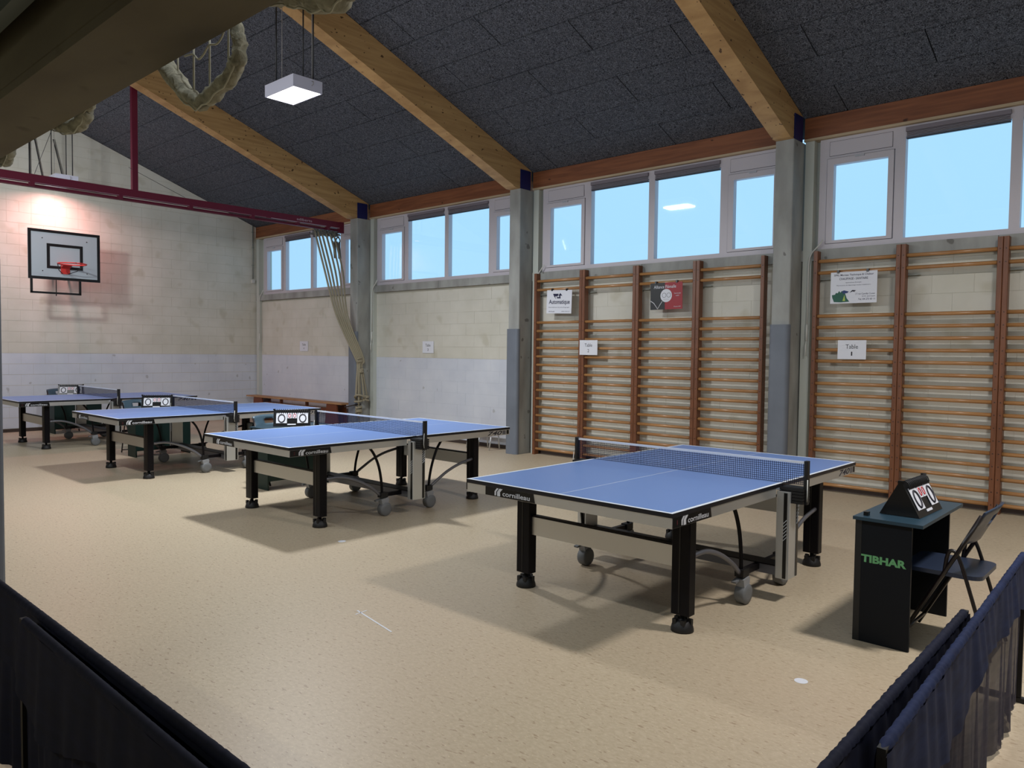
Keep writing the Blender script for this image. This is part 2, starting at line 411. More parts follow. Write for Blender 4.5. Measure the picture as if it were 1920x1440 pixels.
# ------------------------------------------------------------------ columns, pads, rafters, headers
def column_obj(x0, x1, y0, y1, h, label, padside):
    t = thing('concrete_column', label, 'column', ((x0+x1)/2, (y0+y1)/2, 0))
    cx, cy = (x0+x1)/2, (y0+y1)/2
    MB().bevel_box(x0-cx, y0-cy, 0, x1-cx, y1-cy, h, .008).build('shaft', 'concrete', t)
    # padded sleeve on the hall side with rounded corners
    w = (x1-x0)/2; d = (y1-y0)/2; s = -1 if padside < 0 else 1
    fy = s*(d+.045); by = s*(d-.02)
    pts = []
    R = .05
    for a in range(0, 91, 15):
        A = math.radians(a); pts.append((w+.012-R+R*math.sin(A), fy-s*R+s*R*math.cos(A)))
    right = pts[:]; left = [(-p[0], p[1]) for p in pts][::-1]
    poly = left+right+[(w+.012, by), (-w-.012, by)]
    if s < 0: pass
    else: poly = poly
    # orientation
    ar = sum(poly[i][0]*poly[(i+1) % len(poly)][1]-poly[(i+1) % len(poly)][0]*poly[i][1] for i in range(len(poly)))
    if ar < 0: poly = poly[::-1]
    MB().prism(poly, 0.001, 1.945, 'z').build('pad', 'pad_grey', t, label='grey padded sleeve around the lower column')
    return t
clabs = ['grey concrete column that the climbing ropes are tied to, farthest of the window side',
         'grey concrete column between the two bare wall bays and the first wall bars',
         'grey concrete column between the two sets of wall bars',
         'grey concrete column of the window side beyond the right edge of the photo']
for (x0, x1), lb in zip(CX, clabs): column_obj(x0, x1, 7.60, 7.968, 4.09, lb, -1)
llabs = ['concrete column of the low side nearest the end wall', 'concrete column of the low side second from the end wall',
         'grey padded column at the left edge of the photo under the low beam', 'concrete column of the low side nearest the far end behind the camera']
for (x0, x1), lb in zip(CX, llabs): column_obj(x0, x1, -.505, -.325, 2.335, lb, 1)
for i, (x0, x1) in enumerate(CX):
    xa, xb = x0+.005, x1-.005
    bz = lambda y: roofz(y)-.42
    P = [(7.86, 4.092), (7.86, roofz(7.86)-.001), (RIDGE, roofz(RIDGE)-.001), (-.5, roofz(-.5)-.001), (-.5, bz(-.5)), (RIDGE, bz(RIDGE)), (7.51, 4.092)]
    t = tag(MB().prism(P[::-1], xa, xb, 'x').build('roof_rafter', 'glulam'), ['glued timber roof rafter with dark knots, farthest, ending on the rope column',
        'glued timber roof rafter behind the hanging lamp, running down to the middle column',
        'glued timber roof rafter at the top right ending between the wall bars', 'glued timber roof rafter beyond the right edge of the photo'][i], 'beam')
    tag(MB().box(x1-.004, 7.60, 4.092, x1+.008, 7.83, 4.38).build('steel_plate', 'steel_blue'), ['dark blue steel plate on top of the rope column',
        'dark blue steel plate on top of the middle column', 'dark blue steel plate on the column between the wall bars', 'dark blue steel plate on the column out of view'][i], 'plate')
hl = ['brown timber header over the window nearest the end wall', 'brown timber header over the second window', 'brown timber header over the window above the first wall bars',
      'brown timber header over the window at the right edge', 'brown timber header out of view']
for i, (x0, x1) in enumerate(bays):
    a, b = x0+.005, x1-.005
    t = thing('window_header', hl[i], 'beam', ((a+b)/2, 7.92, 4.13)); h = (b-a)/2
    MB().box(-h, -.03, 0, h, .3, .245).build('timber', 'header_timber', t)
    MB().box(-h, -.045, -.028, h, .3, 0).build('batten', 'pale_batten', t, label='pale batten under the brown timber')
# ------------------------------------------------------------------ windows
def window(idx, c, xend):
    w = sempty('window_%d' % idx); w.location = (c, 0, 0)
    y0, y1 = 7.93, 8.02
    f = MB()
    f.box(.18, y0, 2.83, 3.985, y1, 2.888).box(.18, y0, 3.985, 3.985, y1, 4.10)
    for a, b in ((.18, .262), (1.0, 1.105), (2.09, 2.185), (3.165, 3.27), (3.945, 3.985)): f.box(a, y0+.001, 2.888, b, y1, 3.985)
    f.box(.262, y0+.002, 3.872, 1.0, y1, 3.985).box(3.27, y0+.002, 3.872, 3.945, y1, 3.985)
    f.build('window_frame', 'window_white', w)
    for k, (a, b) in enumerate(((.262, 1.0), (3.27, 3.945))):
        s = MB(); ys = y0-.012
        s.box(a+.008, ys, 2.893, b-.008, y1-.02, 2.925).box(a+.008, ys, 3.795, b-.008, y1-.02, 3.866)
        s.box(a+.008, ys, 2.925, a+.082, y1-.02, 3.795).box(b-.066, ys, 2.925, b-.008, y1-.02, 3.795)
        so = s.build('sash', 'window_white', w)
        MB().box(a+.082, 7.975, 2.925, b-.066, 7.981, 3.795).build('pane', 'pane_glass', so)
        MB().box((a+b)/2-.05, ys-.012, 3.845, (a+b)/2+.05, ys, 3.868).build('latch', 'sticker_grey', so)
        MB().box(a+.03, y0-.004, 3.90, b-.03, y0+.003, 4.06).build('top_panel', 'window_white', w)
        g = MB()
        for (p, q, r_, t_) in ((a+.026, 3.896, b-.026, 3.9), (a+.026, 4.06, b-.026, 4.064), (a+.026, 3.896, a+.03, 4.064), (b-.03, 3.896, b-.026, 4.064)):
            g.box(p, y0-.0015, q, r_, y0+.002, t_)
        g.box(a+.004, y0-.002, 3.866, b-.004, y0+.003, 3.8705); g.box(a+.004, y0-.002, 2.889, b-.004, y0+.003, 2.8925)
        g.build('panel_gap', 'frame_line', w)
    for a, b in ((1.105, 2.09), (2.185, 3.165)):
        MB().box(a, 7.975, 2.888, b, 7.981, 3.985).build('pane', 'pane_glass', w)
        bl = MB().box(a+.005, 7.90, 4.03, b-.005, 7.965, 4.075).build('blind', 'blind_grey', w, label='raised grey blind at the pane top')
        sl = MB()
        for q in range(5): sl.box(a+.012, 7.905, 3.962+q*.0145, b-.012, 7.955, 3.968+q*.0145)
        sl.build('blind_slats', 'blind_grey', bl)
        MB().box(a+.012, 7.91, 3.953, b-.012, 7.95, 3.961).build('blind_rail', 'blind_dark', bl)
for i, c in enumerate((-3.36, .82, 4.97, 9.22, 13.47)): window(i+1, c, 0)
# white reveals left of each window and hand cranks of the blinds
for i, c in enumerate((-3.46, .82, 4.97, 9.22, 13.47)):
    g = MB().box(c+.02, 7.892, 0, c+.125, 8.055, 4.10)
    struct(g.build('trim_2', 'reveal_white'))
    g = MB().box(c+.125, 8.0, 2.83, c+.18+(.1 if i == 0 else 0), 8.04, 4.10)
    struct(g.build('trim_3', 'reveal_white'))
    if i > 0:
        a = c-4.2+3.36+.63
kl = ['white blind crank pole on the wall beside the end wall', 'white blind crank pole beside the rope column', 'white blind crank pole at the left of the first wall bars',
      'white blind crank pole left of the wall bars with the Table 1 sheet', 'white blind crank pole out of view']
for i, c in enumerate((-3.38, .82, 4.97, 9.22, 13.47)):
    t = thing('blind_crank', kl[i], 'crank', (c+.10, 7.875, 0))
    pts = [(.16, 0, 2.93), (.10, 0, 2.86), (.04, 0, 2.80), (.01, 0, 2.74), (0, 0, 2.66), (-.003, 0, 1.95)]
    MB().tube(pts, .009, 6).build('pole', 'pipe_white', t)
    MB().tube([(-.003, 0, 1.95), (-.005, 0, 1.76)], .014, 6).build('grip', 'pipe_white', t)
    MB().tube([(-.005, 0, 1.76), (0, -.03, 1.70), (.0, -.03, 1.58)], .009, 6).build('handle', 'pipe_white', t)
# ------------------------------------------------------------------ low beam in the foreground, rail, conduit
t = thing('concrete_beam', 'long dark concrete beam across the top left corner, net hanging from it', 'beam', (7, -.4, 2.335))
x0, x1 = BX-7, 10.5
MB().prism([(-.11, .03), (-.11, .29), (.10, .29), (.10, 0), (-.103, 0), (-.103, .025)], x0+.02, x1, 'x').build('beam_body', 'formwork_concrete', t)
MB().box(x0+.02, -.1105, .0, x1, -.103, .0245).build('beam_edge', 'formwork_concrete', t)
tag(MB().box(BX, -.60, 2.462, 17.4, -.56, 2.502).box(BX, -.59, 2.502, 17.4, -.57, 2.62).build('ceiling_rail', 'rail_grey'), 'grey metal rail under the dark low ceiling in the top left corner', 'rail')
t = thing('cable_conduit', 'grey cable conduit running down to a white box by the room corner', 'conduit', (BX, 7.81, 0))
MB().tube([(.018, 0, 4.40), (.018, 0, 3.2)], .014, 8).build('pipe', 'bracket_grey', t)
MB().box(.001, -.035, 3.10, .05, .035, 3.18).build('junction_box', 'pipe_white', t)
for z in (3.5, 3.9, 4.25): MB().box(.001, -.022, z, .034, .022, z+.015).build('clip', 'bracket_grey', t)
# slanting shadows of lamp rods, modelled as thin dark tubes on the gable
t = thing('rod_and_shadows', 'two slanting rod shadows made as dark tubes, and a lamp rod, on the end wall', 'rods', (BX, 3.3, 4.6))
MB().tube([(.05, .10, .9), (.05, .24, .1)], .009, 6).build('rod', 'rod_dark', t)
MB().tube([(.05, .42, .9), (.05, .60, .1)], .009, 6).build('rod', 'rod_dark', t)
MB().tube([(.05, .02, 1.0), (.05, .02, .12)], .012, 6).build('pipe', 'rod_dark', t)  # upright stands for a suspension rod of the hidden lamp
# ------------------------------------------------------------------ lamps
def lamp(x, y, lab, z=4.5):
    t = thing('hanging_lamp', lab, 'lamp', (x, y, z))
    hx, hy, h = .30, .188, .135
    b = MB()
    b.box(-hx, -hy, 0, -hx+.012, hy, h).box(hx-.012, -hy, 0, hx, hy, h).box(-hx+.012, -hy, 0, hx-.012, -hy+.012, h).box(-hx+.012, hy-.012, 0, hx-.012, hy, h)
    b.box(-hx+.012, -hy+.012, h-.01, hx-.012, hy-.012, h)
    b.build('housing', 'lamp_white', t)
    MB().box(-hx+.013, -hy+.013, .004, hx-.013, hy-.013, .012).build('diffuser', 'diffuser_lit', t)
    top = roofz(y)-z-.002
    for (a, c, m, r) in ((-.20, -.10, 'rod_dark', .008), (-.11, -.08, 'rod_light', .004), (.14, .04, 'rod_dark', .008), (.22, .12, 'rod_dark', .008), (.195, .12, 'rod_light', .004)):
        MB().tube([(a, c, h), (a, c, top)], r, 6).build('rod', m, t)
    MB().tube([(hx, .05, .11), (hx+.03, .05, .10), (hx+.03, .05, .07), (hx, .05, .06)], .004, 5).build('hook', 'rod_light', t)
    return t
lamp(LAMPX[1], 3.675, 'white box lamp, lit, hanging on rods under the roof')
lamp(LAMPX[0], 3.675, 'white box lamp near the end wall, hidden behind the red truss', LAMPZ[0])
lamp(LAMPX[2], 3.675, 'white box lamp above the nearest table, out of view')
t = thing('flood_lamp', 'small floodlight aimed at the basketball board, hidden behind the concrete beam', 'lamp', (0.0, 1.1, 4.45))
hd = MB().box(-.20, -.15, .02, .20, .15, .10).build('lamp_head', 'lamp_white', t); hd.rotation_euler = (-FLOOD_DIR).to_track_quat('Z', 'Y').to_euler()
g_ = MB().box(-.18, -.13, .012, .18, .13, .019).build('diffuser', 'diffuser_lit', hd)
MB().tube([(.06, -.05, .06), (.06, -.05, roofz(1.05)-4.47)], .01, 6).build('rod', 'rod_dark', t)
for x, lb in zip(FILL_TUBEX, ('added fill tube high on the low side, nearest the end wall', 'added fill tube high on the low side, second from the end wall', 'added fill tube high on the low side, above the barriers', 'added fill tube high on the low side, behind the camera')):  # housings of the added fill tubes, no such lamps known here
    t = thing('added_fill_tube', lb, 'lamp', (x, -.30, 3.75))
    MB().box(-1.62, -.02, -.05, 1.62, .05, .06).build('housing', 'lamp_white', t); MB().box(-1.6, .0505, -.045, 1.6, .06, .05).build('diffuser', 'diffuser_lit', t)
    for q in (-1.3, 1.3): MB().box(q-.03, -.208, -.02, q+.03, -.02, .02).build('wall_arm', 'rod_dark', t)
t = thing('added_fill_tube', 'added slim fill tube under the low ceiling behind the camera', 'lamp', (9.6, -2.5, 2.55))  # housing for the added camera-side fill
MB().box(-.62, -.05, .01, .62, .05, .068).build('housing', 'lamp_white', t); MB().box(-.6, -.04, .0, .6, .04, .0095).build('diffuser', 'diffuser_lit', t)
# ------------------------------------------------------------------ red truss with climbing ropes
t = thing('climbing_truss', 'dark red steel truss beam crossing the hall with an upright post', 'truss', (.35, 0, 0))
MB().box(-.035, -.3, 3.925, .035, 7.585, 4.045).build('top_beam', 'truss_red', t)
MB().box(-.045, -.3, 3.865, -.03, 7.56, 3.915).box(.0, -.3, 3.865, .03, 7.56, 3.875).build('lower_rail', 'truss_red', t)
MB().box(.036, 6.05, 3.927, .040, 7.2, 3.935).box(.036, 7.3, 3.927, .040, 7.55, 3.935).box(.036, -.2, 3.927, .04, 5.95, 3.930).build('lit_edge', 'truss_light', t, label='pale strip painting the light along the red beam edge')  # white light on the lower flange, put in as pale strips
for y in (-.1, 1.1, 2.3, 3.5, 4.6, 5.7, 6.6, 7.25): MB().box(-.04, y-.03, 3.865, .043, y+.03, 3.93).build('clamp', 'truss_red', t)
MB().box(-.035, 3.675, 4.045, .035, 3.76, roofz(3.72)-.002).build('post', 'truss_red', t)
MB().box(-.04, 7.50, 3.84, .045, 7.598, 4.05).build('end_bracket', 'truss_red', t)
for a, b in (((.03, 2.33, 4.05), (.03, 2.62, 4.9)), ((.03, 3.62, 4.38), (.03, 4.5, 4.05))): MB().tube([a, b], .0035, 5).build('stay_wire', 'rod_dark', t)
text('adiberts', .32, .045, 'truss_light', t, (.0365, 6.73, 3.985), math.pi/2)
# ropes
def rope(pts, r, m='rope_beige', n=7):
    return MB().tube(pts, r, n)
def smooth(pts, k=6):
    P = [Vector(p) for p in pts]; out = []
    for i in range(len(P)-1):
        a = P[max(i-1, 0)]; b = P[i]; c = P[i+1]; d = P[min(i+2, len(P)-1)]
        for j in range(k):
            t = j/k
            out.append(.5*((2*b)+(-a+c)*t+(2*a-5*b+4*c-d)*t*t+(-a+3*b-3*c+d)*t**3))
    out.append(P[-1]); return out
tops = [6.96, 7.03, 7.11, 7.20, 7.29, 7.37]
ends = [(.93, 7.50, .70), (.94, 7.555, .62), (.90, 7.58, .50), (.92, 7.60, .66), (.96, 7.67, .64), (.90, 7.78, .70)]
rl = ['leftmost climbing rope leaving the truss, tied back to the column', 'second climbing rope from the left, tied back to the column', 'third climbing rope from the left, tied back to the column',
      'fourth climbing rope from the left, tied back to the column', 'fifth climbing rope from the left, tied back to the column', 'rightmost climbing rope tied back to the column']
for i in range(6):
    e = ends[i]
    mid = (.875+.012*i, 7.52+.028*i, 1.45)
    g = (.88+.014*(i % 3), 7.57+.016*i, 1.30)
    pts = smooth([(.35, tops[i], 3.86), (.35+.13, tops[i]+.14, 3.1), (.62+.02*i, 7.27+.036*i, 2.25), mid, g, ((g[0]+e[0])/2+.01, (g[1]+e[1])/2-.01, 1.0), e])
    o = rope(pts, .019 if i < 4 else .017).build('climbing_rope', 'rope_beige')
    tag(o, rl[i], 'rope', 'climbing ropes gathered at the column')
def knot(c, r, name, lab, n=3, m='rope_beige'):
    k = MB(); rr = random.Random(int(c[2]*1000))
    for j in range(n):
        pts = []
        a0 = rr.uniform(0, 6.28); tilt = rr.uniform(-.6, .6)
        for q in range(13):
            a = a0+2*math.pi*q/12
            pts.append((c[0]+r*math.cos(a)*.8, c[1]+r*math.sin(a), c[2]+r*.6*(j-(n-1)/2)+r*math.sin(a+a0)*tilt))
        k.tube(pts, .017, 7)
    return tag(k.build(name, m), lab, 'rope')
knot((.91, 7.60, 1.40), .045, 'rope_knot', 'upper loop of beige rope gathering the climbing ropes')
knot((.93, 7.62, 1.20), .035, 'rope_knot', 'small beige knot just below the gathered ropes')
knot((.93, 7.585, .66), .10, 'rope_knot', 'wide beige rope loop above the lowest knot', 2)
knot((.95, 7.72, .68), .05, 'rope_knot', 'beige knot at the right of the wide rope loop', 3)
knot((.90, 7.585, .46), .055, 'rope_knot', 'lowest thick beige knot of the gathered ropes', 4)
tag(rope([(.90, 7.585, .44), (.90, 7.58, .30)], .018).build('rope_end', 'rope_beige'), 'short beige rope end hanging below the lowest knot', 'rope')
tag(MB().tube([(.70, 7.40, .50), (.90, 7.56, .56)], .012, 8).tube([(.9, 7.56, .56), (.9, 7.64, .56)], .012, 8).build('rope_peg', 'bolt_dark'), 'dark metal peg sticking out beside the rope knots', 'peg')
# netting wound round the rope heads under the truss
nb = MB(); rr = random.Random(3)
for j in range(90):
    y = rr.uniform(6.95, 7.48); z = rr.uniform(3.78, 3.86)
    nb.tube(smooth([(.35+rr.uniform(-.04, .04), y, z), (.35+rr.uniform(-.05, .05), y+rr.uniform(-.06, .06), z-.03), (.35+rr.uniform(-.04, .04), y+rr.uniform(-.09, .09), z+rr.uniform(-.05, .02))], 3), .010, 4)
tag(nb.build('rope_net', 'rope_grey'), 'tangle of grey net around the rope heads under the truss', 'net')
for i, y in enumerate((7.385, 7.485)):
    t = thing('gym_ring_rope', ['left grey twisted rope with an eye hanging under the truss', 'right grey twisted rope with an eye hanging under the truss'][i], 'rope', (.36, y, 3.75))
    MB().tube([(0, .045*math.cos(a*math.pi/8), -.06+.06*math.sin(a*math.pi/8)) for a in range(17)], .012, 6).build('eye', 'rope_grey', t)
    MB().tube([(0, -.03, -.08), (0, .01, -.18), (0, .03, -.40)], .020, 7).tube([(0, .03, -.08), (0, .03, -.18), (0, .055, -.40)], .020, 7).build('tail', 'rope_grey', t)
# ------------------------------------------------------------------ net under the concrete beam
YN = -.262
loops = [
 ('rolled white net hanging in a deep loop under the beam', [(10.68, 2.41), (10.76, 2.345), (10.84, 2.28), (10.91, 2.235), (10.955, 2.220), (11.01, 2.232), (11.08, 2.245), (11.132, 2.272), (11.146, 2.31), (11.135, 2.35), (11.118, 2.395)], [.034, .037, .032, .030, .026, .030, .027, .027, .022, .020, .016]),
 ('rolled white net sagging under the beam above the lamp', [(11.22, 2.395), (11.30, 2.383), (11.37, 2.365), (11.43, 2.345), (11.49, 2.325), (11.54, 2.315), (11.575, 2.325), (11.60, 2.345), (11.66, 2.42)], [.012, .03, .036, .042, .046, .048, .045, .036, .03]),
 ('rolled white net hanging in a short loop left of the red post', [(9.75, 2.40), (9.84, 2.375), (9.92, 2.352), (10.0, 2.337), (10.07, 2.335), (10.12, 2.35), (10.15, 2.372), (10.22, 2.39), (10.35, 2.388), (10.52, 2.388)], [.02, .03, .036, .036, .034, .03, .022, .016, .014, .012]),
 ('rolled white net hanging at the left edge under the beam', [(9.0, 2.40), (9.10, 2.37), (9.18, 2.35), (9.25, 2.355), (9.285, 2.385), (9.30, 2.41)], [.03, .034, .034, .03, .022, .016])]
for lab, P, R in loops:
    R = [.76*q for q in R]; pts = smooth([(x, YN, z) for x, z in P], 6); rs = []
    for i in range(len(pts)):
        q = i/(len(pts)-1)*(len(R)-1); a = int(q); b = min(a+1, len(R)-1)
        rs.append((R[a]*(1-(q-a))+R[b]*(q-a))*(1+.05*math.sin(i*.9)+.03*math.sin(i*2.1)))
    pts = [p+Vector((0, 0, .003*math.sin(i*.8))) for i, p in enumerate(pts)]
    t = thing('rolled_net', lab, 'net', (pts[0].x, YN, 2.3))
    o = Vector((pts[0].x, YN, 2.3))
    nb_ = MB().tube([p-o for p in pts], rs, 14, flat=.8); rn = random.Random(len(lab))
    nb_.v = [(x+rn.uniform(-.0035, .0035), y+rn.uniform(-.004, .004), z+rn.uniform(-.0035, .0035)) for x, y, z in nb_.v]
    nb_.build('net_roll', 'net_bundle', t)
    MB().tube([p-o+Vector((0, -.012, -rs[i]*.95)) for i, p in enumerate(pts)][2:-2], .0022, 5).build('hem_cord', 'net_cord', t)
    if 'deep' in lab:
        for x, zb in ((10.81, 2.30), (10.904, 2.25), (10.992, 2.235), (11.09, 2.25)):
            MB().tube([(x-o.x, 0, .11), (x-o.x, 0, zb-2.3)], .0028, 5).build('cord', 'net_cord', t)
        MB().tube(smooth([(10.85-o.x, 0, .062), (10.90-o.x, 0, .055), (10.93-o.x, 0, .035), (10.96-o.x, 0, .04), (10.99-o.x, 0, .055), (11.03-o.x, 0, .048), (11.06-o.x, 0, .06), (11.08-o.x, 0, .088), (11.10-o.x, 0, .086), (11.115-o.x, 0, .11)], 4), .0026, 5).build('cord', 'net_cord', t)
    if 'short' in lab:
        for x in (9.98, 10.06): MB().tube([(x-o.x, 0, .08), (x-o.x, 0, .05)], .003, 5).build('cord', 'net_cord', t)
tag(MB().tube([(8.5, -.292, 2.388), (10.0, -.292, 2.386), (11.2, -.292, 2.388), (12.5, -.292, 2.386)], .005, 5).build('net_line', 'net_cord'), 'thin white line along the beam edge that carries the net', 'rope')
# ------------------------------------------------------------------ wall bars
RUNGZ = [.09+.1303*k for k in range(16)] + [2.545, 2.68]
def wall_bars(x, w, label):
    t = thing('wall_bars', label, 'wall bars', (x, 7.85, 0), 0, 'wooden wall bars along the window wall')
    up = MB().bevel_box(-.024, -.045, .0, .024, .055, 2.80, .004).mesh('upright', 'bars_upright')
    for ux in (.026, w-.026):
        u = inst('upright', up, t, (ux, 0, 0))
        bo = MB()
        for z in RUNGZ: bo.lathe([(.006, 0), (.006, -.003)], (0, -.045, z), 6, 'y')
        bo.build('bolt_heads', 'bolt_dark', u, kind='stuff')
    rm = MB().tube([(.05, 0, 0), (w-.05, 0, 0)], .018, 10, True, 1.15).mesh('rung', 'bars_rung')
    for k, z in enumerate(RUNGZ):
        inst('rung', rm, t, (0, -.012, z))
    MB().box(.03, .056, 2.47, .16, .118, 2.475).box(.03, .05, 2.45, .034, .118, 2.475).build('bracket', 'bracket_grey', t)
    return t
wl = ['brown wooden wall bars with the Automatique sign, leftmost of the first set', 'wooden wall bars with the Table 2 sheet on its left upright', 'wooden wall bars with the red and black sign',
      'wooden wall bars right of the red sign, next to the column']
for i in range(4): wall_bars(5.09+.93*i, .93, wl[i])
wl = ['wooden wall bars with the white heating sign and the Table 1 sheet', 'wooden wall bars directly behind the desk, second of the right set', 'wooden wall bars cut by the right edge of the photo', 'wooden wall bars wholly beyond the right edge of the photo']
for i in range(4): wall_bars(9.40+.948*i, .948, wl[i])
# ------------------------------------------------------------------ paper sheets and signs
def sheet(name, x0, x1, z0, z1, y, label, m='paper_white', tilt=0):
    t = thing(name, label, 'sign' if name != 'paper_sheet' else 'sheet', ((x0+x1)/2, y, (z0+z1)/2))
    t.rotation_euler = (0, tilt, 0)
    w, h = (x1-x0)/2, (z1-z0)/2
    MB().box(-w, -.002, -h, w, .002, h).build('sheet_body' if name == 'paper_sheet' else 'panel', m, t)
    return t
def table_sheet(x0, x1, z0, z1, y, num, label):
    t = sheet('paper_sheet', x0, x1, z0, z1, y, label)
    text('Table', .135, .048, 'print_dark', t, (0, -.0022, .035))
    text(num, .028 if num != '1' else .014, .046, 'print_dark', t, (0, -.0022, -.045))
table_sheet(9.714, 10.024, 1.549, 1.764, 7.788, '1', 'white sheet reading Table 1 on the right wall bars')
table_sheet(6.010, 6.331, 1.557, 1.772, 7.788, '2', 'white sheet reading Table 2 on the wall bars')
table_sheet(2.306, 2.604, 1.55, 1.765, 7.96, '3', 'white sheet reading Table 3 on the painted block wall')
table_sheet(-1.732, -1.418, 1.555, 1.77, 7.96, '4', 'white sheet reading Table 4 on the wall near the corner')
YS = 7.80
def clips(t, xs, z):
    for x in xs:
        MB().box(x-.012, -.012, z-.012, x+.012, .02, z+.022).build('clip', 'black_gloss', t)
t = sheet('advert_sign', 5.36, 5.84, 2.175, 2.525, YS, 'white sign with the word Automatique clipped to the wall bars', tilt=.03)
text('Automatique', .40, .085, 'poster_navy', t, (0.005, -.0022, -.01), bold=.02)
MB().prism([(-.12, .12), (-.01, .12), (-.03, .08), (-.08, .08), (-.06, .04), (-.10, .08)], -.0035, -.0022, 'y').build('emblem', 'poster_navy', t)
MB().prism([(-.04, .05), (.03, .05), (.02, .09), (.06, .09), (.02, .13), (-.02, .09), (.0, .09), (.0, .07), (-.05, .07)], -.0035, -.0022, 'y').build('emblem', 'poster_navy', t)
text('Automatismes de portes & garages', .40, .020, 'poster_navy', t, (.0, -.0022, -.085))
text('4400 Flemalle', .12, .016, 'poster_navy', t, (-.14, -.0022, -.145)); text('0495 59 45 35', .15, .016, 'poster_navy', t, (.13, -.0022, -.145))
clips(t, (-.14, .14), .175)
t = sheet('advert_sign', 7.20, 7.69, 2.182, 2.54, YS, 'red and black sign with a round white drawing and title Alliance Flemalle', 'poster_red', tilt=-.01)
MB().box(-.2455, -.003, -.1795, -.02, .0, .1795).build('dark_half', 'board_black', t)
text('Alliance Flémalle', .34, .042, 'paper_white', t, (-.02, -.0035, .125))
MB().prism([(.0+.088*math.cos(a*math.pi/12), .005+.088*math.sin(a*math.pi/12)) for a in range(24)], -.0045, -.003, 'y').build('white_disc', 'paper_white', t)
MB().tube([(-.03+.03*math.cos(a*math.pi/6), -.005, .01+.03*math.sin(a*math.pi/6)) for a in range(13)], .0022, 4).tube([(.04+.03*math.cos(a*math.pi/6), -.005, .01+.03*math.sin(a*math.pi/6)) for a in range(13)], .0022, 4).build('drawing', 'print_dark', t)
for a in (-.03, 0, .03): text('o', .012, .012, 'print_dark', t, (a, -.005, -.045))
MB().tube([(-.24, -.004, -.06), (-.19, -.004, -.09), (-.13, -.004, -.17)], .005, 5).tube([(-.13, -.004, -.17), (-.09, -.004, -.11), (-.06, -.004, -.07)], .005, 5).build('white_stroke', 'paper_white', t)
text('Tennis de table', .10, .016, 'paper_white', t, (.17, -.0035, .03)); text('asbl', .05, .014, 'paper_white', t, (.17, -.0035, 0)); text('Province H41', .10, .015, 'paper_white', t, (.17, -.0035, -.145))
clips(t, (-.16, .16), .18)
t = sheet('advert_sign', 9.61, 10.115, 2.182, 2.537, YS, 'white heating company sign with a green dragon, clipped above the Table 1 sheet')
text('SPRL Moreau Technique & Chaleur', .43, .028, 'poster_navy', t, (.0, -.0022, .14), bold=.01)
text('CHAUFFAGE - SANITAIRE', .31, .026, 'poster_navy', t, (0, -.0022, .10), bold=.01)
text('Spécialiste Energie', .17, .015, 'poster_navy', t, (0, -.0022, .055)); text('Maintenance & dépannage toutes installations', .37, .014, 'poster_navy', t, (0, -.0022, .025))
text('17 rue Camille Cuvier', .21, .018, 'poster_navy', t, (.13, -.0022, -.075)); text('4101 Jemeppe', .14, .017, 'poster_navy', t, (.165, -.0022, -.105)); text('Tel. 04 273 03 11', .18, .020, 'poster_navy', t, (.145, -.0022, -.135), bold=.01)
dr = [(-.21, -.16), (-.13, -.165), (-.04, -.16), (-.07, -.12), (-.09, -.06), (-.10, -.045), (-.115, -.06), (-.125, -.035), (-.14, -.055), (-.155, -.035), (-.17, -.06), (-.19, -.055), (-.20, -.075), (-.235, -.08), (-.23, -.11)]
MB().prism(dr[::-1] if False else dr, -.0035, -.0022, 'y').build('dragon_body', 'dragon_green', t)
MB().prism([(-.115, -.15), (-.085, -.15), (-.095, -.08)], -.0045, -.0035, 'y').build('dragon_belly', 'dragon_light', t)
MB().prism([(-.11, -.07), (-.06, -.06), (-.05, -.045), (-.10, -.03), (-.125, -.04)], -.0045, -.0035, 'y').build('dragon_head', 'dragon_blue', t)
MB().prism([(-.04, -.06), (-.005, -.045), (.03, -.06), (.01, -.05), (.03, -.035), (-.01, -.03)], -.0035, -.0022, 'y').build('flame', 'print_dark', t)
clips(t, (-.17, .15), .178)
